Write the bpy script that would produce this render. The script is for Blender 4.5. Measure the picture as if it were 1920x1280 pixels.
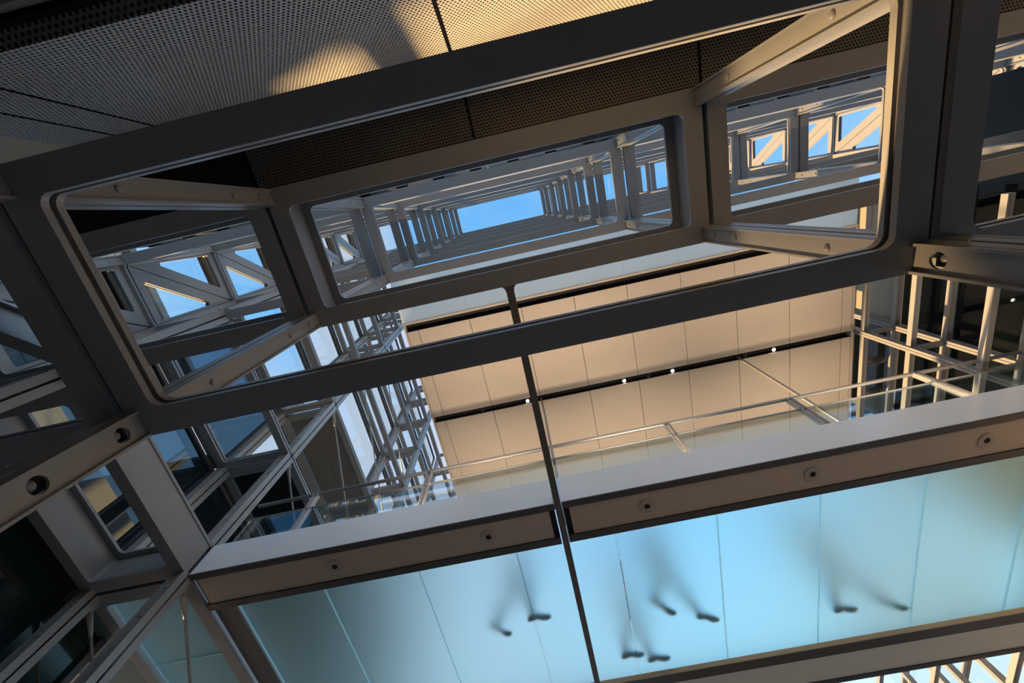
import bpy, bmesh, math, random
from mathutils import Vector, Matrix
random.seed(7)
for o in list(bpy.data.objects): bpy.data.objects.remove(o)
scene = bpy.context.scene
COL = scene.collection

# ------------------------------------------------------------------ camera
# world axes: +X right in the photo (east), +Y down in the photo (south), +Z up; camera at the origin, floor at -1.5
RC = ((0.97663189, 0.21376978, -0.02219535), (-0.21015857, 0.92827788, -0.30681193), (-0.04498366, 0.30430686, 0.95151133))
cam = bpy.data.cameras.new('camera'); cam.sensor_width = 36; cam.lens = 759.65 / 1920 * 36
cam.clip_start = 0.02; cam.clip_end = 500
co = bpy.data.objects.new('camera', cam); COL.objects.link(co)
r, d, f = Vector(RC[0]), Vector(RC[1]), Vector(RC[2])
M4 = Matrix((r, -d, -f)).transposed().to_4x4()
co.matrix_world = M4
scene.camera = co
scene.view_settings.view_transform = 'Standard'; scene.view_settings.look = 'None'
scene.view_settings.exposure = 0.0; scene.view_settings.gamma = 1.0
scene.view_settings.use_curve_mapping = False

# ------------------------------------------------------------------ sky and sun
SUN = Vector((-0.70, 0.715, 0.055)).normalized()
w = bpy.data.worlds.new('sky'); scene.world = w; w.use_nodes = True
nt = w.node_tree; nt.nodes.clear()
def N(t, **k):
    n = nt.nodes.new(t)
    for a, b in k.items(): setattr(n, a, b)
    return n
tc = N('ShaderNodeTexCoord'); sep = N('ShaderNodeSeparateXYZ'); nt.links.new(tc.outputs['Generated'], sep.inputs[0])
ramp = N('ShaderNodeValToRGB'); nt.links.new(sep.outputs['Z'], ramp.inputs[0])
cr = ramp.color_ramp
cr.elements[0].position = 0.0; cr.elements[0].color = (1.0, 1.0, 1.05, 1)
cr.elements[1].position = 1.0; cr.elements[1].color = (.19, .55, 1.08, 1)
for p, c in ((.3, (.98, 1.12, 1.25, 1)), (.58, (.50, .88, 1.2, 1)), (.78, (.20, .56, 1.05, 1))):
    e = cr.elements.new(p); e.color = c
dot = N('ShaderNodeVectorMath', operation='DOT_PRODUCT'); nt.links.new(tc.outputs['Generated'], dot.inputs[0]); dot.inputs[1].default_value = SUN
mr = N('ShaderNodeMapRange', interpolation_type='SMOOTHSTEP'); nt.links.new(dot.outputs['Value'], mr.inputs[0])
mr.inputs[1].default_value = .46; mr.inputs[2].default_value = .66; mr.inputs[3].default_value = 0; mr.inputs[4].default_value = .92
mx = N('ShaderNodeMix', data_type='RGBA'); nt.links.new(mr.outputs[0], mx.inputs['Factor'])
nt.links.new(ramp.outputs[0], mx.inputs['A']); mx.inputs['B'].default_value = (.60, .68, .84, 1)
def MA(op, a, b):
    n = N('ShaderNodeMath', operation=op)
    for i, v in enumerate((a, b)):
        if isinstance(v, (int, float)): n.inputs[i].default_value = v
        else: nt.links.new(v, n.inputs[i])
    return n.outputs[0]
def SM(v, a, b):
    n = N('ShaderNodeMapRange', interpolation_type='SMOOTHSTEP'); nt.links.new(v, n.inputs[0]); n.inputs[1].default_value = a; n.inputs[2].default_value = b
    return n.outputs[0]
xz = MA('DIVIDE', sep.outputs['X'], MA('MAXIMUM', sep.outputs['Z'], .05))
cloud = MA('MULTIPLY', MA('MULTIPLY', SM(xz, -.60, -.54), SM(xz, -.22, -.32)), .9)
mxc = N('ShaderNodeMix', data_type='RGBA'); nt.links.new(cloud, mxc.inputs['Factor']); nt.links.new(mx.outputs['Result'], mxc.inputs['A']); mxc.inputs['B'].default_value = (.62, .70, .87, 1)
mx = mxc
nz = N('ShaderNodeTexNoise'); nz.inputs['Scale'].default_value = 3.2; nz.inputs['Detail'].default_value = 5
nt.links.new(tc.outputs['Generated'], nz.inputs[0])
mr2 = N('ShaderNodeMapRange'); nt.links.new(nz.outputs[0], mr2.inputs[0]); mr2.inputs[1].default_value = .5; mr2.inputs[2].default_value = .75; mr2.inputs[4].default_value = .3
mx2 = N('ShaderNodeMix', data_type='RGBA'); nt.links.new(mr2.outputs[0], mx2.inputs['Factor']); nt.links.new(mx.outputs['Result'], mx2.inputs['A']); mx2.inputs['B'].default_value = (.78, .83, .93, 1)
bg = N('ShaderNodeBackground'); nt.links.new(mx2.outputs['Result'], bg.inputs[0]); bg.inputs[1].default_value = 1.0
wo = N('ShaderNodeOutputWorld'); nt.links.new(bg.outputs[0], wo.inputs[0])

sl = bpy.data.lights.new('sun', 'SUN'); sl.energy = 15.0; sl.color = (1, .62, .26); sl.angle = math.radians(2.2)
so = bpy.data.objects.new('sun', sl); COL.objects.link(so); so.rotation_euler = SUN.to_track_quat('Z', 'Y').to_euler(); so.location = (-20, 18, 12)

# ------------------------------------------------------------------ materials
def mat(name, col, rough=.5, metal=0., spec=.5, var=0., scale=6., bump=0., emit=None, es=0., trans=0., ior=1.45):
    m = bpy.data.materials.new(name); m.use_nodes = True
    t = m.node_tree; b = t.nodes['Principled BSDF']
    b.inputs['Base Color'].default_value = (*col, 1); b.inputs['Roughness'].default_value = rough
    b.inputs['Metallic'].default_value = metal; b.inputs['Specular IOR Level'].default_value = spec
    b.inputs['Transmission Weight'].default_value = trans; b.inputs['IOR'].default_value = ior
    if emit: b.inputs['Emission Color'].default_value = (*emit, 1); b.inputs['Emission Strength'].default_value = es
    if var or bump:
        c = t.nodes.new('ShaderNodeTexCoord'); n = t.nodes.new('ShaderNodeTexNoise'); n.inputs['Scale'].default_value = scale; n.inputs['Detail'].default_value = 4
        t.links.new(c.outputs['Object'], n.inputs[0])
        if var:
            x = t.nodes.new('ShaderNodeMix'); x.data_type = 'RGBA'
            x.inputs['A'].default_value = tuple(v * (1 - var) for v in col) + (1,); x.inputs['B'].default_value = tuple(min(1, v * (1 + var)) for v in col) + (1,)
            t.links.new(n.outputs[0], x.inputs['Factor']); t.links.new(x.outputs['Result'], b.inputs['Base Color'])
        if bump:
            n2 = t.nodes.new('ShaderNodeTexNoise'); n2.inputs['Scale'].default_value = 160; t.links.new(c.outputs['Object'], n2.inputs[0])
            bp = t.nodes.new('ShaderNodeBump'); bp.inputs['Strength'].default_value = bump; bp.inputs['Distance'].default_value = .002
            t.links.new(n2.outputs[0], bp.inputs['Height']); t.links.new(bp.outputs[0], b.inputs['Normal'])
    return m
def glass(name, tint, refl=1.0):
    m = bpy.data.materials.new(name); m.use_nodes = True; t = m.node_tree; t.nodes.clear()
    tr = t.nodes.new('ShaderNodeBsdfTransparent'); tr.inputs[0].default_value = (*tint, 1)
    gl = t.nodes.new('ShaderNodeBsdfGlossy'); gl.inputs[0].default_value = (.9, .95, 1, 1); gl.inputs['Roughness'].default_value = .02
    lw = t.nodes.new('ShaderNodeLayerWeight'); lw.inputs[0].default_value = .5
    pw = t.nodes.new('ShaderNodeMath'); pw.operation = 'POWER'; pw.inputs[1].default_value = 4.5; t.links.new(lw.outputs['Facing'], pw.inputs[0])
    mu = t.nodes.new('ShaderNodeMath'); mu.operation = 'MULTIPLY_ADD'; mu.inputs[1].default_value = .55; mu.inputs[2].default_value = .035 * refl; t.links.new(pw.outputs[0], mu.inputs[0])
    mi = t.nodes.new('ShaderNodeMixShader'); t.links.new(mu.outputs[0], mi.inputs[0]); t.links.new(tr.outputs[0], mi.inputs[1]); t.links.new(gl.outputs[0], mi.inputs[2])
    o = t.nodes.new('ShaderNodeOutputMaterial'); t.links.new(mi.outputs[0], o.inputs[0])
    return m
def perf(name, col, axis, p=.021, hr=.0058):
    """sheet metal with a staggered grid of round holes cut through it (pitch 20 mm)"""
    m = bpy.data.materials.new(name); m.use_nodes = True; t = m.node_tree; b = t.nodes['Principled BSDF']
    b.inputs['Base Color'].default_value = (*col, 1); b.inputs['Roughness'].default_value = .42; b.inputs['Metallic'].default_value = .3
    def nn(op, a, c=None):
        n = t.nodes.new('ShaderNodeMath'); n.operation = op
        for i, v in enumerate((a, c)):
            if v is None: continue
            if isinstance(v, (int, float)): n.inputs[i].default_value = v
            else: t.links.new(v, n.inputs[i])
        return n.outputs[0]
    c = t.nodes.new('ShaderNodeTexCoord'); s = t.nodes.new('ShaderNodeSeparateXYZ'); t.links.new(c.outputs['Object'], s.inputs[0])
    U, V = s.outputs['X'], s.outputs[axis]
    q = p * .866 * 2
    ds = []
    for off in (0, .5):
        u = nn('SUBTRACT', nn('FRACT', nn('ADD', nn('DIVIDE', U, p), off + 500)), .5)
        v = nn('SUBTRACT', nn('FRACT', nn('ADD', nn('DIVIDE', V, q), off + 500)), .5)
        uu = nn('MULTIPLY', u, p); vv = nn('MULTIPLY', v, q)
        ds.append(nn('SQRT', nn('ADD', nn('MULTIPLY', uu, uu), nn('MULTIPLY', vv, vv))))
    hole = nn('LESS_THAN', nn('MINIMUM', ds[0], ds[1]), hr)
    tr = t.nodes.new('ShaderNodeBsdfTransparent'); mi = t.nodes.new('ShaderNodeMixShader')
    o = t.nodes['Material Output']
    t.links.new(hole, mi.inputs[0]); t.links.new(b.outputs[0], mi.inputs[1]); t.links.new(tr.outputs[0], mi.inputs[2]); t.links.new(mi.outputs[0], o.inputs[0])
    return m
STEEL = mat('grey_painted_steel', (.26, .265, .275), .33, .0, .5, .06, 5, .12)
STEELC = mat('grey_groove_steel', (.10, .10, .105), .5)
ALU = mat('aluminium', (.40, .40, .41), .42, .5)
DARKM = mat('dark_bronze_metal', (.075, .07, .065), .4)
CHAR = mat('charcoal_metal', (.06, .065, .075), .4)
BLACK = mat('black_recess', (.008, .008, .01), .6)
WHITEP = mat('white_fascia_panel', (.84, .90, .98), .18, 0, .8, .02, 2)
SLABW = mat('white_slab_panel', (.86, .87, .87), .4, 0, .4, .02, 2)
BEIGE = mat('beige_ceiling_panel', (.70, .60, .50), .55, 0, .3, .03, 1.5)
SOFF = mat('taupe_soffit_panel', (.56, .46, .36), .35, 0, .5, .03, 2)
GREYP = mat('grey_soffit_panel', (.16, .155, .15), .5, 0, .4, .1, 1.2)
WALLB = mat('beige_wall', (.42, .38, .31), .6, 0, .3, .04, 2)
FLOORM = mat('stone_floor', (.30, .265, .24), .35, 0, .5, .1, 3)
GROUND = mat('paving_ground', (.26, .25, .24), .8, 0, .3, .15, .5)
PERFW = perf('perforated_metal_wall', (.50, .50, .50), 'Z')
PERFC = perf('perforated_metal_ceiling', (.22, .20, .18), 'Y', .026, .0078)
GLASS = glass('clear_glass', (.93, .97, .97))
GLASSB = glass('balustrade_glass', (.84, .92, .95), 7)
GLASS_SHADE = glass('shade_tinted_glass', (.22, .26, .27), 1)  # dark tint stands in for the shade behind the east panes
GLASST = glass('teal_glass', (.27, .38, .45), 2)
DGLASS = mat('dark_glass', (.012, .022, .026), .08, 0, .8)
FROST = mat('frosted_glass', (.75, 1.0, 1.0), .70, 0, .2, trans=1.0, ior=1.22)
FROSTP = mat('frosted_panel', (.26, .25, .21), .5, 0, .3)
OPAL = bpy.data.materials.new('opal_skylight_glass'); OPAL.use_nodes = True
_t = OPAL.node_tree; _t.nodes.clear()
_a = _t.nodes.new('ShaderNodeBsdfTranslucent'); _a.inputs[0].default_value = (.86, .92, .93, 1)
_b = _t.nodes.new('ShaderNodeBsdfDiffuse'); _b.inputs[0].default_value = (.8, .82, .82, 1)
_m = _t.nodes.new('ShaderNodeMixShader'); _m.inputs[0].default_value = .25
_o = _t.nodes.new('ShaderNodeOutputMaterial')
_t.links.new(_a.outputs[0], _m.inputs[1]); _t.links.new(_b.outputs[0], _m.inputs[2]); _t.links.new(_m.outputs[0], _o.inputs[0])
SIDING = mat('pale_siding', (.46, .45, .40), .7, 0, .3, .08, 3)
LAMP = mat('lamp_lens', (1, .9, .8), .3, emit=(1, .82, .66), es=35)
FILL_LENS = mat('fill_light_lens', (1, .9, .8), .3, emit=(1, .74, .5), es=3)  # glow of the added lamps that brighten the ceiling
SKIN = mat('skin', (.55, .36, .27), .5)
HAIR = mat('dark_hair', (.03, .02, .015), .6)
SHOE = mat('black_shoe_leather', (.015, .015, .017), .4)
CLO = [mat('navy_cloth', (.03, .04, .07), .8), mat('charcoal_cloth', (.035, .035, .04), .8), mat('brown_cloth', (.08, .055, .04), .8), mat('black_cloth', (.02, .02, .022), .8)]
TOPS = [mat('grey_knit', (.16, .16, .17), .8), mat('blue_shirt', (.10, .16, .28), .8), mat('maroon_coat', (.14, .04, .05), .8), mat('olive_jacket', (.10, .11, .06), .8)]

# ------------------------------------------------------------------ mesh helpers
class MB:
    def __init__(s): s.v = []; s.f = []; s.sm = False
    def box(s, x0, x1, y0, y1, z0, z1):
        n = len(s.v)
        s.v += [(x, y, z) for z in (z0, z1) for y in (y0, y1) for x in (x0, x1)]
        s.f += [tuple(n + i for i in q) for q in ((0, 2, 3, 1), (4, 5, 7, 6), (0, 1, 5, 4), (2, 6, 7, 3), (0, 4, 6, 2), (1, 3, 7, 5))]
        return s
    def prism(s, poly, t0, t1, mp):
        n = len(s.v); k = len(poly)
        for t in (t0, t1): s.v += [mp(u, v, t) for u, v in poly]
        s.f += [tuple(n + i for i in range(k))[::-1], tuple(n + k + i for i in range(k))]
        s.f += [(n + i, n + (i + 1) % k, n + k + (i + 1) % k, n + k + i) for i in range(k)]
        return s
    def ring(s, outer, inner, rad, t0, t1, mp, seg=5):
        """plate with a rounded hole: outer/inner are matching convex corner lists"""
        k = len(outer); loops = []
        for i in range(k):
            p = Vector(inner[i]); a = (Vector(inner[i - 1]) - p).normalized(); b = (Vector(inner[(i + 1) % k]) - p).normalized()
            ang = math.acos(max(-1, min(1, a.dot(b)))); L = rad / math.tan(ang / 2); c = p + (a + b).normalized() * (rad / math.sin(ang / 2))
            s0 = p + a * L; s1 = p + b * L
            arc = []
            for j in range(seg + 1):
                m = (s0 - c) * (1 - j / seg) + (s1 - c) * (j / seg); m = m.normalized() * rad
                arc.append(tuple(c + m))
            loops.append(arc)
        base = len(s.v); per = k + k * (seg + 1)
        for t in (t0, t1):
            s.v += [mp(u, v, t) for u, v in outer]
            for a in loops: s.v += [mp(u, v, t) for u, v in a]
        def I(t, i, j): return base + t * per + k + (i % k) * (seg + 1) + j
        def O(t, i): return base + t * per + i % k
        for t in (0, 1):
            for i in range(k):
                for j in range(seg): s.f.append((O(t, i), I(t, i, j), I(t, i, j + 1)) if t else (O(t, i), I(t, i, j + 1), I(t, i, j)))
                q = (O(t, i), I(t, i, seg), I(t, i + 1, 0), O(t, i + 1)); s.f.append(q if t else q[::-1])
        for i in range(k):
            s.f.append((O(0, i), O(0, i + 1), O(1, i + 1), O(1, i)))
            for j in range(seg): s.f.append((I(0, i, j), I(1, i, j), I(1, i, j + 1), I(0, i, j + 1)))
            s.f.append((I(0, i, seg), I(1, i, seg), I(1, i + 1, 0), I(0, i + 1, 0)))
        return s
    def tube(s, p0, p1, r0, r1=None, n=12, caps=True):
        r1 = r0 if r1 is None else r1
        p0, p1 = Vector(p0), Vector(p1); ax = (p1 - p0).normalized()
        a = ax.orthogonal().normalized(); b = ax.cross(a); base = len(s.v)
        for p, rr in ((p0, r0), (p1, r1)):
            for i in range(n):
                t = 2 * math.pi * i / n; s.v.append(tuple(p + (a * math.cos(t) + b * math.sin(t)) * rr))
        s.f += [(base + i, base + (i + 1) % n, base + n + (i + 1) % n, base + n + i) for i in range(n)]
        if caps: s.f += [tuple(base + i for i in range(n))[::-1], tuple(base + n + i for i in range(n))]
        return s
    def lathe(s, c, ax, prof, n=16):
        """prof: list of (radius, height along ax)"""
        c = Vector(c); ax = Vector(ax).normalized(); a = ax.orthogonal().normalized(); b = ax.cross(a); base = len(s.v)
        for rr, h in prof:
            for i in range(n):
                t = 2 * math.pi * i / n; s.v.append(tuple(c + ax * h + (a * math.cos(t) + b * math.sin(t)) * rr))
        for j in range(len(prof) - 1):
            for i in range(n): s.f.append((base + j * n + i, base + j * n + (i + 1) % n, base + (j + 1) * n + (i + 1) % n, base + (j + 1) * n + i))
        return s
    def mesh(s, name, m, smooth=False):
        me = bpy.data.meshes.new(name); me.from_pydata(s.v, [], s.f)
        bm = bmesh.new(); bm.from_mesh(me); bmesh.ops.recalc_face_normals(bm, faces=bm.faces); bm.to_mesh(me); bm.free()
        me.materials.append(m)
        if smooth: me.shade_smooth()
        return me
    def build(s, name, m, parent=None, smooth=False, loc=None):
        return link(name, s.mesh(name, m, smooth), parent, loc)
def link(name, me, parent=None, loc=None):
    o = bpy.data.objects.new(name, me); COL.objects.link(o)
    if parent: o.parent = parent
    if loc: o.location = loc
    return o
def tag(o, label, cat, group=None):
    o['label'] = label; o['category'] = cat
    if group: o['group'] = group
    return o
def thing(name, label, cat, loc=(0, 0, 0), group=None):
    o = bpy.data.objects.new(name, None); COL.objects.link(o); o.location = loc; o.empty_display_size = .1
    return tag(o, label, cat, group)
def struct(o, label=None):
    o['kind'] = 'structure'
    if label: o['label'] = label
    return o
def sroot(name, label):
    o = bpy.data.objects.new(name, None); COL.objects.link(o); return struct(o, label)
def box(name, m, parent, *b):
    return MB().box(*b).build(name, m, parent)
XY = lambda u, v, t: (u, v, t)
XZ = lambda u, v, t: (u, t, v)
YZ = lambda u, v, t: (t, u, v)

# ------------------------------------------------------------------ setting: ground, floor, walls
struct(box('ground', GROUND, None, -60, 60, -60, 60, -1.8, -1.6), 'paved ground outside the building')
struct(box('floor', FLOORM, None, -5.4, 9, -3.5, 12, -1.6, -1.5), 'stone floor of the atrium')
LV = [1.615, 3.4, 5.59, 7.37, 9.15, 10.94, 12.7, 14.5, 15.9]
DEEP = .41                                             # the second level is a deep frame
TH = .085
# north wall: bulkhead of perforated sheet with a dark cavity behind
wn = sroot('wall_north', 'perforated metal bulkhead wall behind the nearest steel frame')
XS = [-2.47, -2.17, -1.925, -.1, 1.725, 3.55, 5.4, 7.2]
for a, b in zip(XS, XS[1:]):
    g = .011
    box('perforated_panel', PERFW, wn, a + g, b - g, -.916, -.914, 1.746, 3.6)
    box('perforated_return', PERFC, wn, a + g, b - g, -.973, -.917, 1.742, 1.744)
    box('panel_edge', CHAR, wn, a + g, a + g + .004, -.95, -.917, 1.75, 3.59)
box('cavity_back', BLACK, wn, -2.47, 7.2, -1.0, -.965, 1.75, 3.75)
box('light_strip', mat('pale_grey_panel', (.4, .38, .38), .5), wn, -2.6, 7.2, -1.5, -1.015, 1.70, 1.73)
box('strip_edge', ALU, wn, -2.6, 7.2, -1.03, -1.012, 1.695, 1.735)
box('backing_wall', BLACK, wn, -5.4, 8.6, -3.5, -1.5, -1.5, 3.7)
rn = struct(box('added_bounce_roof', SLABW, None, -5.4, 8.6, -9, -.75, 3.75, 3.95), 'added pale roof that reflects skylight up, north of the lattice')  # unseen roof added to reflect skylight onto the pale panels
cl = sroot('clerestory', 'dark band of cladding above the perforated ceiling')
for i in range(8): box('cladding_panel', BLACK, cl, -5.2 + i * 1.71, -5.2 + (i + 1) * 1.71 - .01, -.66, -.62, 5.62, 6.5)
for i in range(26): box('clip', CHAR, cl, -5.0 + i * .52, -4.84 + i * .52, -.62, -.585, 5.98, 6.03)
struct(box('added_bounce_wall', mat('cream_wall', (.72, .62, .5), .6, 0, .3, .03, 2), None, 7.6, 7.7, -.9, 12, 1.75, 3.35), 'added cream wall that bounces warm sun, east side of the atrium')  # unseen wall added to bounce warm sunlight onto the eastern undersides
ws = struct(box('added_wall_south', WALLB, None, 1.5, 9.0, 11.9, 12, -1.5, 3.4), 'added low beige wall that holds back daylight on the south side')  # unseen wall added to cut daylight and keep the lower area dark
cn = sroot('ceiling_north', 'perforated metal ceiling strip between bulkhead and second frame')
for a, b in zip(XS[2:], XS[3:]):
    box('perforated_panel', PERFC, cn, a + .011, b - .011, -.912, -.585, 3.6, 3.602)
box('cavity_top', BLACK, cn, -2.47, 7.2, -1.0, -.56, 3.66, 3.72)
wnw = sroot('wall_northwest', 'beige wall in shadow west of the perforated bulkhead')
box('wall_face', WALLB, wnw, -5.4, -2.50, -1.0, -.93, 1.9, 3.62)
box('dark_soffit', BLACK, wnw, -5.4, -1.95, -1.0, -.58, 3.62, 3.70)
ww = sroot('wall_west', 'dark glazed wall at the lower left under the west frame')
box('dark_glass_sheet', DGLASS, ww, -5.55, -5.50, -.9, 3.60, -1.5, 3.9)
MB().prism([(3.6, -1.5), (14, -1.5), (14, 2.04), (5.6, 2.04), (3.6, 3.0)], -5.56, -5.48, YZ).build('added_sun_mask', CHAR, ww)  # wall piece added so its sloped top shapes the sun patch
for y in (-.9, .9, 3.52): box('mullion', CHAR, ww, -5.50, -5.44, y, y + .08, -1.5, 3.5)

# ------------------------------------------------------------------ steel lattice of ring frames
_cache = {}
def ring_meshes(key, W, D, ch, ru, deep, asym=None):
    """shared meshes of one ring module, local origin at its low corner; ch/ru = chord and rung widths"""
    if key in _cache: return _cache[key]
    out = [(0, 0), (W, 0), (W, D), (0, D)]
    inn = [(ru, ch), (W - ru, ch), (W - ru, D - ch), (ru, D - ch)]
    rec = .07 if deep else .016
    inc = [(ru - rec, ch - rec), (W - ru + rec, ch - rec), (W - ru + rec, D - ch + rec), (ru - rec, D - ch + rec)]
    o2 = .012
    outc = [(o2, o2), (W - o2, o2), (W - o2, D - o2), (o2, D - o2)]
    H = DEEP if deep else TH; tp = .03
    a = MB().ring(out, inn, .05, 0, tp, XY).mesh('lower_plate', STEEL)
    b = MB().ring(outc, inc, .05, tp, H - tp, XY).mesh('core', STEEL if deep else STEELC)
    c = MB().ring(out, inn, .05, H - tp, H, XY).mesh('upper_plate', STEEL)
    _cache[key] = (a, b, c); return _cache[key]
LN = ['lowest level', 'deep second level', 'third level', 'fourth level', 'fifth level', 'sixth level', 'seventh level', 'eighth level', 'top level']
BAYN = [(-5.245, 'westmost bay'), (-1.791, 'bay straight overhead'), (1.663, 'bay right of the overhead one'), (5.117, 'far eastern bay')]
BW = 3.414
for k, z in enumerate(LV):
    deep = k == 1
    y0, y1, ch = (-.547, .60, .152) if deep else (-.5405, .591, .1225)
    for bi, (x0, bn) in enumerate(BAYN):
        if bi == 3 and k < 2: continue
        ms = ring_meshes('n_deep' if deep else 'n', BW, y1 - y0, ch, .129 if not deep else .142, deep)
        t = thing('steel_ring_frame', f'grey steel ring frame, north lattice, {LN[k]}, {bn}', 'frame', (x0, y0, z), 'ring frames of the north lattice')
        for nm, me in zip(('lower_plate', 'core', 'upper_plate'), ms): link(nm, me, t)
        if 1 <= k < 8:
            H = DEEP if deep else TH
            MB().box(.2, BW - .2, ch - .014, ch - .002, H, H + (.06 if deep else .2)).build('added_sun_strip', STEEL, t)  # added upstand that catches the sun and thickens the lit rim
        if k == 8:
            MB().box(.05, BW - .05, .05, y1 - y0 - .05, TH, TH + .012).build('glass_pane', GLASS, t)
# west arm: modules along Y
WX0, WX1 = -5.25, -4.08
WBAY = [(.635, 2.87, 'bay nearest the north lattice'), (2.91, 6.30, 'middle bay'), (6.34, 9.73, 'southern bay')]
for k, z in enumerate(LV):
    if k == 0: continue
    deep = k == 1
    for bi, (y0, y1, bn) in enumerate(WBAY):
        ms = ring_meshes(f'w{bi}{deep}', WX1 - WX0, y1 - y0, .15 if deep else .125, .135 if deep else .12, deep)
        t = thing('steel_ring_frame', f'grey steel ring frame, west arm, {LN[k]}, {bn}', 'frame', (WX0, y0, z), 'ring frames of the west arm')
        for nm, me in zip(('lower_plate', 'core', 'upper_plate'), ms): link(nm, me, t)
        W, D = WX1 - WX0, y1 - y0
        if k == 1 and bi >= 1:
            for j in range(3):
                MB().box(.14, W - .14, .14 + j * (D - .28) / 3 + .006, .14 + (j + 1) * (D - .28) / 3 - .006, .05, .08).build('frosted_pane', FROST, t)
        if k == 2 and bi >= 1: MB().box(.13, W - .13, .12, D - .12, .04, .07).build('infill_panel', BLACK, t)
        if k == 3 and bi >= 1:
            for j in range(2): MB().box(.14 + j * (W - .28) / 2 + .004, .14 + (j + 1) * (W - .28) / 2 - .004, .13, D - .13, .04, .07).build('infill_panel', GREYP, t)

# posts ---------------------------------------------------------------------------------
HOLES = (.095, .417, .74, 1.06)
def post_seg_mesh(key, h, du, dv, holes=False):
    """pair of channels back to back: webs face +-u, grooved flanges face +-v; origin at the centre of the base"""
    if key in _cache: return _cache[key]
    m = MB(); hu, hv = du / 2, dv / 2
    for s in (-1, 1):
        a, b = sorted((s * (hu - .016), s * (hu - .004)))
        if not holes: m.box(a, b, -hv, hv, 0, h)
        else:
            z = h
            for c in HOLES:
                zc = h - c; q = .045; rr = .0335
                m.box(a, b, -hv, hv, zc + q, z); z = zc - q
                m.ring([(-hv, zc - q), (hv, zc - q), (hv, zc + q), (-hv, zc + q)], [(-rr, zc - rr), (rr, zc - rr), (rr, zc + rr), (-rr, zc + rr)], rr * .999, a, b, lambda u, v, t: (t, u, v))
            m.box(a, b, -hv, hv, 0, z)
        for q in (-1, 1):
            a, b = sorted((s * .011, s * (hu + .012))); c, e = sorted((q * (hv - .012), q * hv)); m.box(a, b, c, e, 0, h)
    _cache[key] = m.mesh('segment', STEEL); return _cache[key]
def bolt_mesh():
    if 'bolt' not in _cache:
        prof = [(.0, .016), (.008, .0145), (.015, .010), (.019, .004), (.019, 0), (.0, 0)]
        _cache['bolt'] = MB().lathe((0, 0, 0), (0, 0, 1), prof, 14).mesh('bolt', STEEL, True)
    return _cache['bolt']
def post(x, y, rot, label, z0, levels, boltside, bolt_levels, dv):
    """rot False: webs face +-x, rot True: webs face +-y; boltside = +-1 tells which web carries the visible bolts"""
    t = thing('steel_post', label, 'post', (x, y, z0), 'vertical posts of the lattice')
    zs = [z0] + levels
    for i, (a, b) in enumerate(zip(zs, zs[1:])):
        if b == LV[1] + 1e-9: pass
        a2 = a if i == 0 else a + (DEEP if abs(a - LV[1]) < .01 else TH)
        h = b - a2
        big = abs(b - LV[0]) < .01 and b in bolt_levels
        me = post_seg_mesh((round(h, 3), rot, dv, big), h, .15, dv, big)
        sgo = link('segment', me, t, (0, 0, a2 - z0))
        if rot: sgo.rotation_euler.z = math.pi / 2
        nrm = .071 * boltside
        if b in bolt_levels:
            for hz in ([h - c for c in HOLES] if big else (.37, h - .475, h - .165)):
                bo = link('bolt', bolt_mesh(), sgo, (nrm - (.045 * boltside if big else 0), 0, hz))
                bo.rotation_euler = (0, math.pi / 2 * boltside, 0)
                if big: bo.scale = (1.25, 1.25, 1.6)
    return t
NP = [(-5.17, 'at the west end'), (-1.811, 'left of the overhead bay'), (1.643, 'right of the overhead bay'), (5.097, 'one bay further right'), (8.46, 'at the far east end')]
for i, (x, nm) in enumerate(NP):
    side = 1 if x < 0 else -1
    bl = LV[:5] if i in (1, 2) else LV[1:5]
    for yy, sn, dv in ((-.48, 'north', .12), (.5285, 'south', .125)):
        post(x, yy, False, f'grey bolted {sn} post of the north lattice, {nm}', -1.5, LV, side, bl, dv)
for x, sn in ((-4.14, 'inner'), (-5.185, 'outer')):
    for y, nm in ((.53, 'where it meets the north lattice'), (2.89, 'at the walkway corner'), (6.32, 'one bay south of the walkway corner'), (9.75, 'at the south end')):
        if y < 1 and sn == 'outer': continue
        post(x, y, True, f'grey bolted {sn} post of the west arm, {nm}', -1.5, LV, -1, LV[1:5], .13)

# braced end walls of the north lattice: two triangular plates per storey
def tri_inner(P, dist):
    """offset each edge i (P[i]->P[i+1]) inwards by dist[i]"""
    n = len(P); c = sum((Vector(p) for p in P), Vector((0, 0))) / n; L = []
    for i in range(n):
        a, b = Vector(P[i]), Vector(P[(i + 1) % n]); dd = (b - a).normalized(); nn = Vector((-dd.y, dd.x))
        if nn.dot(c - a) < 0: nn = -nn
        L.append((a + nn * dist[i], dd))
    out = []
    for i in range(n):
        p, d1 = L[i - 1]; q, d2 = L[i]
        den = d1.x * d2.y - d1.y * d2.x; t = ((q.x - p.x) * d2.y - (q.y - p.y) * d2.x) / den
        out.append(tuple(p + d1 * t))
    return out
sw = sroot('ceiling_west', 'soffit west of the lattice at the lower left, taupe and frosted panels')
TEALP = mat('teal_panel', (.12, .19, .18), .3)
for a, b in ((2.95, 4.6), (4.61, 6.3)): box('teal_panel', TEALP, sw, -6.0, -5.28, a, b, 3.452, 3.482)
box('taupe_panel', SOFF, sw, -8.6, -6.01, 2.6, 6.3, 3.45, 3.48)
box('added_shade_roof', CHAR, sw, -8.6, -5.42, 2.6, 5.6, 5.6, 5.7)  # roof added to keep daylight off the soffit panels below
box('edge_beam', DARKM, sw, -8.6, -5.28, 2.86, 2.94, 3.40, 3.5)
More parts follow.
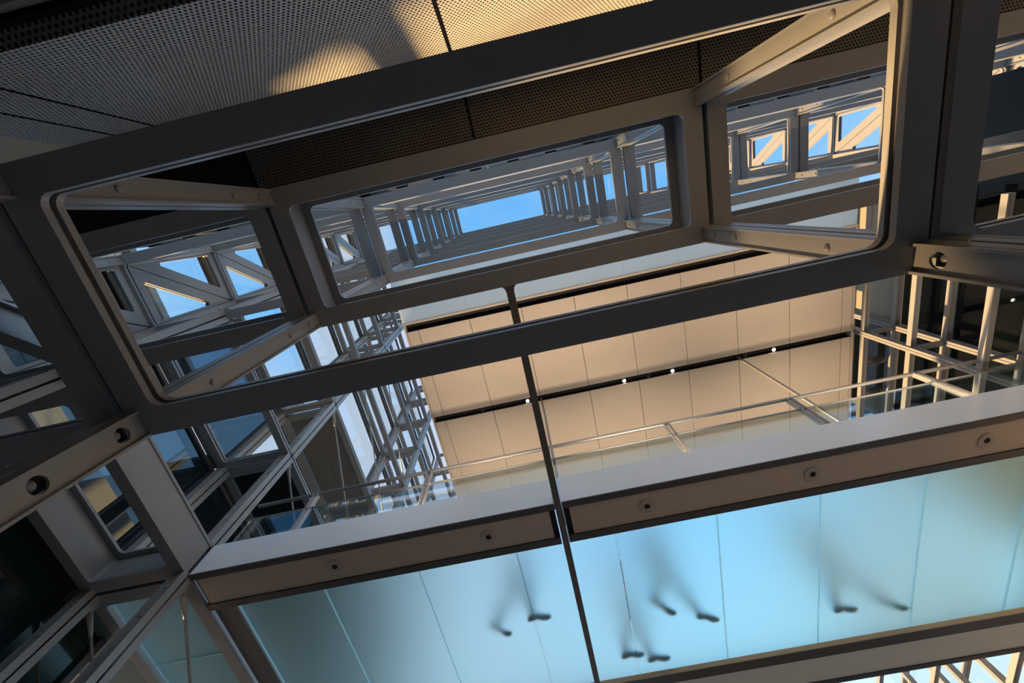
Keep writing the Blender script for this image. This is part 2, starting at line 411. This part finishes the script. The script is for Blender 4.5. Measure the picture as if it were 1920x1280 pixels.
for x, en in ((-5.2, 'west'), (8.47, 'east')):
    for k in range(1, 8):
        z0 = LV[k] + (DEEP if k == 1 else TH); z1 = LV[k + 1]
        yn, ys = -.42, .466
        t = thing('brace_panel', f'diagonal brace plates at the {en} end of the north lattice above {LN[k]}', 'brace', (x, 0, z0), 'diagonal end braces')
        h = z1 - z0
        for P, dist in (([(yn, 0), (ys, h), (yn, h)], (.010, .012, .008)), ([(yn, 0), (ys, 0), (ys, h)], (.012, .008, .010))):
            out = tri_inner(P, dist)
            bd = (.16, .10, .035) if P[1][1] == h else (.12, .035, .16)
            inn = tri_inner(out, bd)
            MB().ring(out, inn, .03, -.04, -.012, YZ).build('triangle_plate', STEEL, t)
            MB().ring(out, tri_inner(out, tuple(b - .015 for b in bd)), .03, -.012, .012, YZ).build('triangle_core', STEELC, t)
            MB().ring(out, inn, .03, .012, .04, YZ).build('triangle_plate', STEEL, t)
# plan brace in the corner of the deep level
t = thing('corner_brace', 'diagonal steel beam across the corner of the deep second level at the far left', 'beam', (-4.6, 0, LV[1]))
a, b = Vector((-5.0, -.37)), Vector((-4.0, .42)); dd = (b - a).normalized(); nn = Vector((-dd.y, dd.x)) * .06
for nm, w2, z0, z1 in (('lower_flange', 1.0, 0, .03), ('web', .25, .03, DEEP - .03), ('upper_flange', 1.0, DEEP - .03, DEEP)):
    P = [tuple(p - Vector((-4.6, 0))) for p in (a - nn * w2, b - nn * w2, b + nn * w2, a + nn * w2)]
    MB().prism(P, z0, z1, XY).build(nm, STEEL, t)

# diagonal tie rods of the west arm
def tie_rod(x, ya, za, yb, zb, label):
    t = thing('tie_rod', label, 'rod', (x, ya, za), 'diagonal tie rods')
    A, B = Vector((0, 0, 0)), Vector((0, yb - ya, zb - za)); u = (B - A).normalized()
    MB().tube(A + u * .25, B - u * .25, .014).build('rod', STEEL, t, True)
    for p, s in ((A, 1), (B, -1)):
        e = MB().tube(p + u * s * .03, p + u * s * .27, .034, .017).build('clevis', STEEL, t, True)
        MB().tube((-.034, p.y, p.z), (.034, p.y, p.z), .026).build('clevis_pin', STEEL, e, True)
        MB().box(-.012, .012, p.y - .05, p.y + .05, p.z - .02, p.z + .09).build('gusset', STEEL, e)
    return t
for k in range(1, 6):
    tie_rod(-4.13, 3.0, LV[k] - .07, 6.22, LV[k - 1] + .15 + (DEEP if k == 2 else 0), f'thin diagonal tie rod on inner west arm, hanging from the {LN[k]}')
tie_rod(-5.19, 3.0, LV[1] - .07, 6.22, LV[0] + .15, 'thin diagonal tie rod on the outer face of the west arm at the lower left')

# west curtain wall of the arm
wi = 0
for k in range(1, 8):
    for y0, y1, tn in ((-.5, .6, 0), (.64, 2.86, 1), (2.92, 6.29, 2), (6.35, 9.72, 3)):
        wi += 1
        z0 = LV[k] + (DEEP if k == 1 else TH); z1 = LV[k + 1]
        o = sroot(f'window_{wi}', None)
        m = MB(); e = .05
        m.box(-5.40, -5.33, y0, y0 + e, z0, z1).box(-5.40, -5.33, y1 - e, y1, z0, z1).box(-5.40, -5.33, y0 + e, y1 - e, z0, z0 + e).box(-5.40, -5.33, y0 + e, y1 - e, z1 - e, z1)
        m.build('window_frame', CHAR, o)
        MB().box(-5.372, -5.36, y0 + e, y1 - e, z0 + e, z1 - e).build('pane', DGLASS if (k == 1 and tn >= 2) else GLASST if (k == 1 or (k == 2 and tn == 1)) else GLASS, o)

# ------------------------------------------------------------------ glass-floored walkway
wk = sroot('walkway', 'frosted glass walkway with taupe edge soffit crossing the atrium')
X0, X1 = -4.07, 9.0
BX0, BX1 = -.113, -.047
for a, b in ((X0, BX0 - .012), (BX1 + .012, X1)):
    box('fascia_panel', WHITEP, wk, a, b, 2.88, 2.90, 3.415, 3.81)
    box('edge_trim', DARKM, wk, a, b, 2.876, 2.95, 3.40, 3.413)
    box('soffit_panel', SOFF, wk, a + .06 if a > -1 else a + .05, b - .06 if b < 1 else b, 2.962, 3.305, 3.412, 3.43)
    box('inner_trim', DARKM, wk, a, b, 3.31, 3.395, 3.40, 3.44)
    box('recess_back', BLACK, wk, a, b, 2.90, 3.40, 3.445, 3.46)
SP = .3135 * 3.46; J0 = .1315 * 3.46
js = [J0 + SP * i for i in range(-4, 8)]
js = [-3.79] + [j for j in js if j > -3.7]
for a, b in zip(js, js[1:]):
    box('glass_pane', FROST, wk, a + .005, b - .005, 3.40, 5.70, 3.452, 3.482)
    box('glass_joint', GLASS, wk, b - .005, b + .005, 3.40, 5.70, 3.455, 3.480)
box('side_plate', GREYP, wk, X0 + .02, -3.80, 3.40, 5.70, 3.44, 3.46)
box('far_trim', DARKM, wk, X0, X1, 5.66, 5.82, 3.40, 3.44)
box('far_lip', SOFF, wk, X0, X1, 5.645, 5.66, 3.40, 3.45)
box('far_soffit_panel', mat('grey_green_panel', (.74, .74, .67), .4, 0, .4, .03, 2), wk, X0, X1, 5.825, 6.26, 3.41, 3.44)
box('far_dark_trim', CHAR, wk, X0, X1, 6.262, 6.33, 3.395, 3.45)
box('far_fascia', WHITEP, wk, X0, X1, 6.30, 6.33, 3.45, 3.81)
t = thing('crossbeam', 'slim dark steel beam running from the second frame under the walkway', 'beam', (-.08, .6, 3.4))
MB().box(-.033, .033, -.0, 5.1, 0, .05).build('bar', mat('bronze_bar', (.13, .115, .10), .4), t)
MB().prism([(-.06, .0), (.06, .0), (.04, .022), (.033, .06), (-.033, .06), (-.04, .022)], -.001, .05, XY).build('end_fillet', bpy.data.materials['bronze_bar'], t)
MB().box(.036, .046, 2.30, 2.8, .01, .4).build('side_strip', WHITEP, t)
for i, sx in enumerate((-.744, -.252, .238, .731, 1.231)):
    pos = ['far left end of the soffit', 'left of the slim crossbeam', 'just right of the slim crossbeam', 'middle of the right soffit', 'far right end of the soffit'][i]
    t = thing('downlight', f'round pinhole downlight in the taupe walkway soffit, {pos}', 'light', (sx * 3.41, .918 * 3.41, 3.41), 'downlights of the walkway soffit')
    MB().lathe((0, 0, 0), (0, 0, -1), [(.084, .0), (.084, .005), (.078, .007), (.032, .007), (.03, .002), (.03, -.0)], 28).build('trim_ring', mat('trim_ring_grey', (.46, .39, .33), .4) if i == 0 else bpy.data.materials['trim_ring_grey'], t)
    MB().lathe((0, 0, 0), (0, 0, 1), [(.029, -.006), (.026, .0), (.0, .001)], 20).build('aperture', BLACK, t)

# balustrade
t = thing('glass_balustrade', 'glass balustrade with round steel handrail along the walkway edge', 'railing', (0, 3.0, 3.5))
MB().tube((-4.05, 0, 1.10), (9, 0, 1.10), .024, n=14).build('handrail', ALU, t, True)
MB().tube((-4.05, -.0, .835), (9, -.0, .835), .013, n=10).build('glass_top_rail', ALU, t, True)
px = [1.475 + 1.567 * i for i in range(-3, 6)]
for x in px:
    p = MB().box(x - .035, x - .02, -.03, .03, 0, 1.08).box(x + .02, x + .035, -.03, .03, 0, 1.08).build('baluster', ALU, t)
    MB().tube((x - .05, 0, .835), (x + .05, 0, .835), .018, n=10).build('clamp', ALU, p, True)
ed = [-4.05] + px + [9]
for a, b in zip(ed, ed[1:]): MB().box(a + .045, b - .045, -.006, .006, .0, .825).build('glass_pane', GLASSB, t)

# ------------------------------------------------------------------ upper slab with the beige ceiling
CZ = 6.43
ce = sroot('ceiling', 'beige panelled ceiling of the upper slab with black light slots')
cx0, cx1 = -.3095 * CZ, .833 * CZ
ins0, ins1 = -.3045 * CZ, .8265 * CZ
sx = [-.275 + .1345 * i for i in range(0, 9)]
xs = [ins0] + [v * CZ for v in sx] + [ins1]
rows = [(.2135, .2188), (.2377, .487), (.504, .76)]
for ri, (a, b) in enumerate(rows):
    if ri == 0: box('edge_panel', BEIGE, ce, cx0, cx1, a * CZ, b * CZ, CZ, CZ + .03); continue
    for p, q in zip(xs, xs[1:]): box('ceiling_panel', BEIGE, ce, p + .004, q - .004, a * CZ, b * CZ, CZ, CZ + .03)
for p, q in ((cx0, ins0 - .004), (ins1 + .004, cx1)): box('edge_panel', BEIGE, ce, p, q, .2188 * CZ, .76 * CZ, CZ, CZ + .03)
box('slot_back', BLACK, ce, ins0, ins1, .216 * CZ, .76 * CZ, CZ + .10, CZ + .14)
for a in (.2188, .2377, .487, .504): box('slot_side', BLACK, ce, ins0, ins1, a * CZ - .004, a * CZ + .004, CZ + .012, CZ + .10)
sky_xs = [cx0] + [v * CZ for v in sx] + [cx1]
for p, q in zip(sky_xs, sky_xs[1:]): box('skylight_panel', OPAL, ce, p + .002, q - .002, .60, .2125 * CZ, CZ + .02, CZ + .035)
box('slab_core', GREYP, ce, cx0 + .02, cx1 - .02, .2135 * CZ + .03, .76 * CZ, CZ + .15, CZ + .5)
box('slab_side', SLABW, ce, cx0, cx1, .2135 * CZ, .2135 * CZ + .02, CZ + .04, CZ + .5)
for p in (cx0, cx1 - .02): box('slab_side', SLABW, ce, p, p + .02, .2135 * CZ, .76 * CZ, CZ + .03, CZ + .5)
SPOT = [(-.042, .4955, True, 'next to the slim crossbeam'), (.224, .4955, True, 'second from the crossbeam'), (.355, .4955, True, 'third from the crossbeam'), (.625, .4955, True, 'nearest the right end'), (-.168, .4955, False, 'switched off, left of the lit ones'), (.29, .4955, False, 'switched off between two lit ones'), (.55, .4955, False, 'switched off beside the hanger rod')]
for sxx, syy, on, pos in SPOT:
    t = thing('spotlight', f'small track spotlight in the black ceiling slot, {pos}', 'spotlight', (sxx * CZ, syy * CZ, CZ), 'spotlights in the ceiling slot')
    MB().tube((0, 0, .005), (0, 0, .09), .034, n=16).build('housing', CHAR, t, True)
    MB().lathe((0, 0, -.002), (0, 0, -1), [(.028, 0), (.022, .006), (0, .009)], 16).build('lens', LAMP if on else DGLASS, t, True)
# hanger rods of the walkway
for x, nm in ((-.03, 'beside the slim crossbeam'), (3.42, 'right of the lit spotlights')):
    t = thing('hanger_rod', f'slender vertical hanger rod from ceiling slot to walkway, {nm}', 'rod', (x, 3.2, 3.48), 'hanger rods of the walkway')
    MB().tube((0, 0, .0), (0, 0, CZ + .09 - 3.48), .02).build('rod', ALU, t, True)
    MB().tube((0, 0, .0), (0, 0, .05), .045).build('foot', ALU, t, True)
# added lamps without a seen source, brighten the beige ceiling from the walkway edge
for i, (x, y, z) in enumerate(((-1.2, 2.95, 3.812), (1.0, 2.95, 3.812), (4.2, 2.95, 3.812), (-1.2, 3.24, 3.47), (1.3, 3.24, 3.47), (4.2, 3.24, 3.47))):
    pos = ['west end', 'middle', 'east end'][i % 3] + (' of fascia ledge before the balustrade' if i < 3 else ' of deck edge behind the balustrade')
    t = thing('fill_light', f'added low linear uplight, {pos}', 'light', (x, y, z), 'added lamps that brighten the ceiling')
    MB().box(-.8, .8, -.03, .03, 0, .03).build('housing', CHAR, t)
    MB().box(-.78, .78, -.022, .022, .03, .034).build('lens', FILL_LENS, t)
    L = bpy.data.lights.new('fill_light_lamp', 'AREA'); L.shape = 'RECTANGLE'; L.size = 1.5; L.size_y = .045; L.energy = 21 if i < 3 else 22; L.color = (1, .74, .50)
    lo = bpy.data.objects.new('fill_light_lamp', L); COL.objects.link(lo); lo.parent = t; lo.location = (0, 0, .04); lo.rotation_euler = (math.radians(207 if i < 3 else 148), 0, 0); L.spread = math.radians(115 if i < 3 else 84)

# ------------------------------------------------------------------ east window wall
we = sroot('wall_east', 'double layered east window wall of light grey mullions')
YS, YE = 1.0, 11.0
for x in (5.42, 5.92):
    for z in (7.2, 6.3, 5.5, 4.58, 3.68, 2.7):
        box('transom', STEEL, we, x - .03, x - .004, YS, YE, z - .035, z + .035)
        box('transom', STEEL, we, x + .004, x + .05, YS, YE, z - .035, z + .035)
    for y in (3.16, 7.55, 8.25, 9.45):
        for a, b in ((y - .04, y - .004), (y + .004, y + .04)): box('mullion', STEEL, we, x - .045, x + .05, a, b, 2.5, 8)
for z in (6.3, 5.5, 4.58): box('tie_plate', STEEL, we, 5.47, 5.87, 3.14, 3.20, z - .04, z + .03)
for a, b in ((YS, 3.12), (3.2, 5.6), (5.61, 7.51), (7.59, 8.21), (8.29, 9.41), (9.49, YE)):
    for z0, z1 in ((3.715, 4.545), (4.615, 5.465), (5.535, 6.265), (6.335, 7.165)): box('pane', GLASS_SHADE if a < 5 else GLASS, we, 5.99, 6.0, a, b, z0, z1)
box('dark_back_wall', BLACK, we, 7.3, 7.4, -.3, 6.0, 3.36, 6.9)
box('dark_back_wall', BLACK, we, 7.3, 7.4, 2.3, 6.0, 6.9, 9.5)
box('frosted_pane', FROSTP, we, 5.955, 5.965, 1.0, 3.10, 6.35, 7.16)
box('beige_panel', WALLB, we, 6.9, 6.95, 2.2, 4.2, 4.9, 5.75)
box('lit_window', mat('lit_room', (.4, .3, .12), .5, emit=(.5, .36, .12), es=.35), we, 7.25, 7.28, 1.4, 2.9, 4.4, 5.1)
for i, (y, z) in enumerate(((3.75, 6.38), (4.35, 6.38))):
    t = thing('pipe_stub', ['round-ended grey pipe behind the window wall, upper one', 'round-ended grey pipe behind the window wall, lower one'][i], 'pipe', (5.62, y, z), 'pipe stubs behind the window wall')
    MB().tube((-.12, 0, 0), (.16, 0, 0), .07, n=16).build('pipe', CHAR, t, True)
    MB().lathe((.16, 0, 0), (1, 0, 0), [(.07, 0), (.06, .035), (.03, .06), (0, .066)], 16).build('end_cap', CHAR, t, True)

# ------------------------------------------------------------------ neighbouring house seen through the west glass
t = thing('neighbour_house', 'pale clapboard house outside the west glass wall', 'building', (-13, 0, -1.6))
MB().box(-4, -.05, -9, 4.4, 0, 16).build('wall', SIDING, t)
for i in range(50):
    z = 1 + i * .3
    MB().prism([(-.05, z), (.03, z), (0, z + .3), (-.05, z + .3)], -9, 4.4, lambda u, v, tt: (u, tt, v)).build('clapboard', SIDING, t)
MB().box(-4.2, .3, -9.2, 4.6, 16, 16.25).build('roof', GREYP, t)
for y, z in ((-1.5, 12.6), (1.6, 12.6), (-1.5, 8.6), (1.6, 8.6), (1.6, 5.2), (-1.5, 5.2)):
    w_ = MB().box(.0, .06, y - .55, y + .55, z - .8, z + .8).build('window', SLABW, t)
    MB().box(.06, .07, y - .45, y + .45, z - .7, z + .7).build('pane', DGLASS, w_)

# ------------------------------------------------------------------ people standing on the frosted glass
def person(label, fa, fb, face, ci, h=1.72, lifted=None):
    """fa, fb: the two foot points (x, y); face: heading angle"""
    z0 = 3.484
    t = thing('person', label, 'person', ((fa[0] + fb[0]) / 2, (fa[1] + fb[1]) / 2, z0), 'people on the glass walkway')
    c = Vector(((fa[0] + fb[0]) / 2, (fa[1] + fb[1]) / 2, 0)); fw = Vector((math.cos(face), math.sin(face), 0)); sd = Vector((-fw.y, fw.x, 0))
    V, Eg, Rr = [], [], []
    def add(p, r, par=None):
        V.append(tuple(p)); Rr.append(r)
        if par is not None: Eg.append((par, len(V) - 1))
        return len(V) - 1
    up = Vector((0, 0, 1)); k = h / 1.72
    pel = add(up * .93 * k, (.15, .12)); wa = add(up * 1.08 * k + fw * .01, (.14, .11), pel); chs = add(up * 1.30 * k + fw * .02, (.165, .12), wa)
    nk = add(up * 1.45 * k + fw * .01, (.06, .06), chs); nk2 = add(up * 1.50 * k + fw * .02, (.055, .055), nk)
    hd = add(up * 1.57 * k + fw * .03, (.075, .085), nk2); hd2 = add(up * 1.65 * k + fw * .03, (.078, .09), hd); add(up * 1.71 * k + fw * .02, (.05, .06), hd2)
    add(up * 1.585 * k + fw * .125, (.012, .012), hd)
    for s, ft in ((1, fa), (-1, fb)):
        F = Vector((ft[0], ft[1], 0)) - c
        hip = sd * .09 * s + up * .88 * k
        sdl = F.dot(sd); s2 = 1 if sdl >= 0 else -1
        hip = sd * .09 * s2 + up * .88 * k
        ank = F - fw * (.03 if lifted == s else .06) + up * (.20 if lifted == s else .10)
        kn = (hip + ank) / 2 + fw * .05 + up * .02
        a = add(hip, (.09, .10), pel); b = add(kn, (.058, .062), a); c3 = add((kn + ank) / 2 - fw * .015, (.052, .056), b); an = add(ank, (.036, .04), c3)
        sh = MB()
        prof = [(-.115, .022, .05), (-.08, .036, .085), (.0, .034, .075), (.07, .045, .055), (.12, .042, .045), (.16, .02, .03)]
        n = 10; base = 0
        for (u, wd, ht), arch in zip(prof, (.006, 0, .016, 0, .002, .012)):
            for i in range(n):
                an_ = 2 * math.pi * i / n
                q = F + fw * u + sd * (wd * math.cos(an_)) + up * (arch + ht / 2 + ht / 2 * math.sin(an_) + (max(0, .09 - u) * .75 if lifted == s else 0))
                sh.v.append(tuple(q))
        for j in range(len(prof) - 1):
            for i in range(n): sh.f.append((j * n + i, j * n + (i + 1) % n, (j + 1) * n + (i + 1) % n, (j + 1) * n + i))
        sh.f += [tuple(range(n)), tuple(range((len(prof) - 1) * n, len(prof) * n))]
        sh.build('shoe', SHOE, t, True)
        sw = .10 * (1 if s > 0 else -1)
        shd = add(up * 1.38 * k + sd * .18 * s, (.055, .06), chs); el = add(up * 1.11 * k + sd * .23 * s - fw * sw * .5, (.04, .042), shd)
        wr = add(up * .88 * k + sd * .24 * s + fw * (.06 + sw), (.026, .03), el); pl = add(up * .81 * k + sd * .24 * s + fw * (.08 + sw), (.03, .02), wr)
        for q in range(4):
            o_ = (q - 1.5) * .02; ln = (.06, .07, .066, .052)[q]
            k1 = add(V_(V, pl) + fw * o_ - up * .045 - sd * .004 * s, (.009, .009), pl); add(V_(V, k1) - up * ln - sd * .018 * s, (.008, .008), k1)
        th = add(V_(V, pl) + fw * .045 + up * .02, (.010, .010), pl); add(V_(V, th) + fw * .02 - up * .04, (.009, .009), th)
    me = bpy.data.meshes.new('body'); me.from_pydata(V, Eg, [])
    o = bpy.data.objects.new('body', me); COL.objects.link(o)
    sk = o.modifiers.new('skin', 'SKIN'); sk.use_smooth_shade = True
    ly = me.skin_vertices[0] if me.skin_vertices else None
    if ly is None:
        bm = bmesh.new(); bm.from_mesh(me); bm.verts.layers.skin.verify(); bm.to_mesh(me); bm.free(); ly = me.skin_vertices[0]
    for i, r_ in enumerate(Rr): ly.data[i].radius = r_; ly.data[i].use_root = i == 0
    o.modifiers.new('sub', 'SUBSURF').levels = 1
    dg = bpy.context.evaluated_depsgraph_get(); dg.update()
    m2 = bpy.data.meshes.new_from_object(o.evaluated_get(dg)); m2.name = 'body'
    bpy.data.objects.remove(o)
    m2.materials.clear()
    for mm in (CLO[ci], TOPS[ci], SKIN): m2.materials.append(mm)
    for p in m2.polygons:
        q = p.center; z = q.z / k; lat = abs((q - up * q.z).dot(sd))
        arm = lat > .185 and z > .6
        p.material_index = 2 if z > 1.47 or (arm and z < .90) else (1 if z > .95 or arm else 0); p.use_smooth = True
    bo = link('body', m2, t)
    hc = up * 1.665 * k + fw * .005
    hm = MB(); n = 16; R_ = 8
    for j in range(R_ + 1):
        th_ = math.pi * .62 * j / R_
        for i in range(n):
            ph = 2 * math.pi * i / n
            back = .5 - .5 * math.cos(ph)
            rr = .098 * math.sin(th_); zz = .10 * math.cos(th_) * (1 if th_ < 1.57 else .5 + back)
            hm.v.append(tuple(hc + fw * (rr * math.cos(ph) * 1.05 - .015) + sd * (rr * math.sin(ph) * .92) + up * zz))
    for j in range(R_):
        for i in range(n): hm.f.append((j * n + i, j * n + (i + 1) % n, (j + 1) * n + (i + 1) % n, (j + 1) * n + i))
    hm.build('hair', HAIR, t, True)
    return t
def V_(V, i): return Vector(V[i])
person('person walking on frosted glass left of the slim crossbeam, seen as blurred feet', (-1.10, 4.65), (-.60, 4.50), 0.05, 0, 1.72, 1)
person('person walking on frosted glass right of the crossbeam, middle of the walkway, blurred feet', (.85, 4.75), (1.34, 4.98), .42, 1, 1.68, 1)
person('person standing on frosted glass near the far edge right of the crossbeam, blurred feet', (.39, 5.38), (.70, 5.52), .05, 2, 1.7)
person('person walking on frosted glass at the right side, blurred feet', (2.95, 5.25), (3.55, 5.38), .12, 3, 1.74, -1)
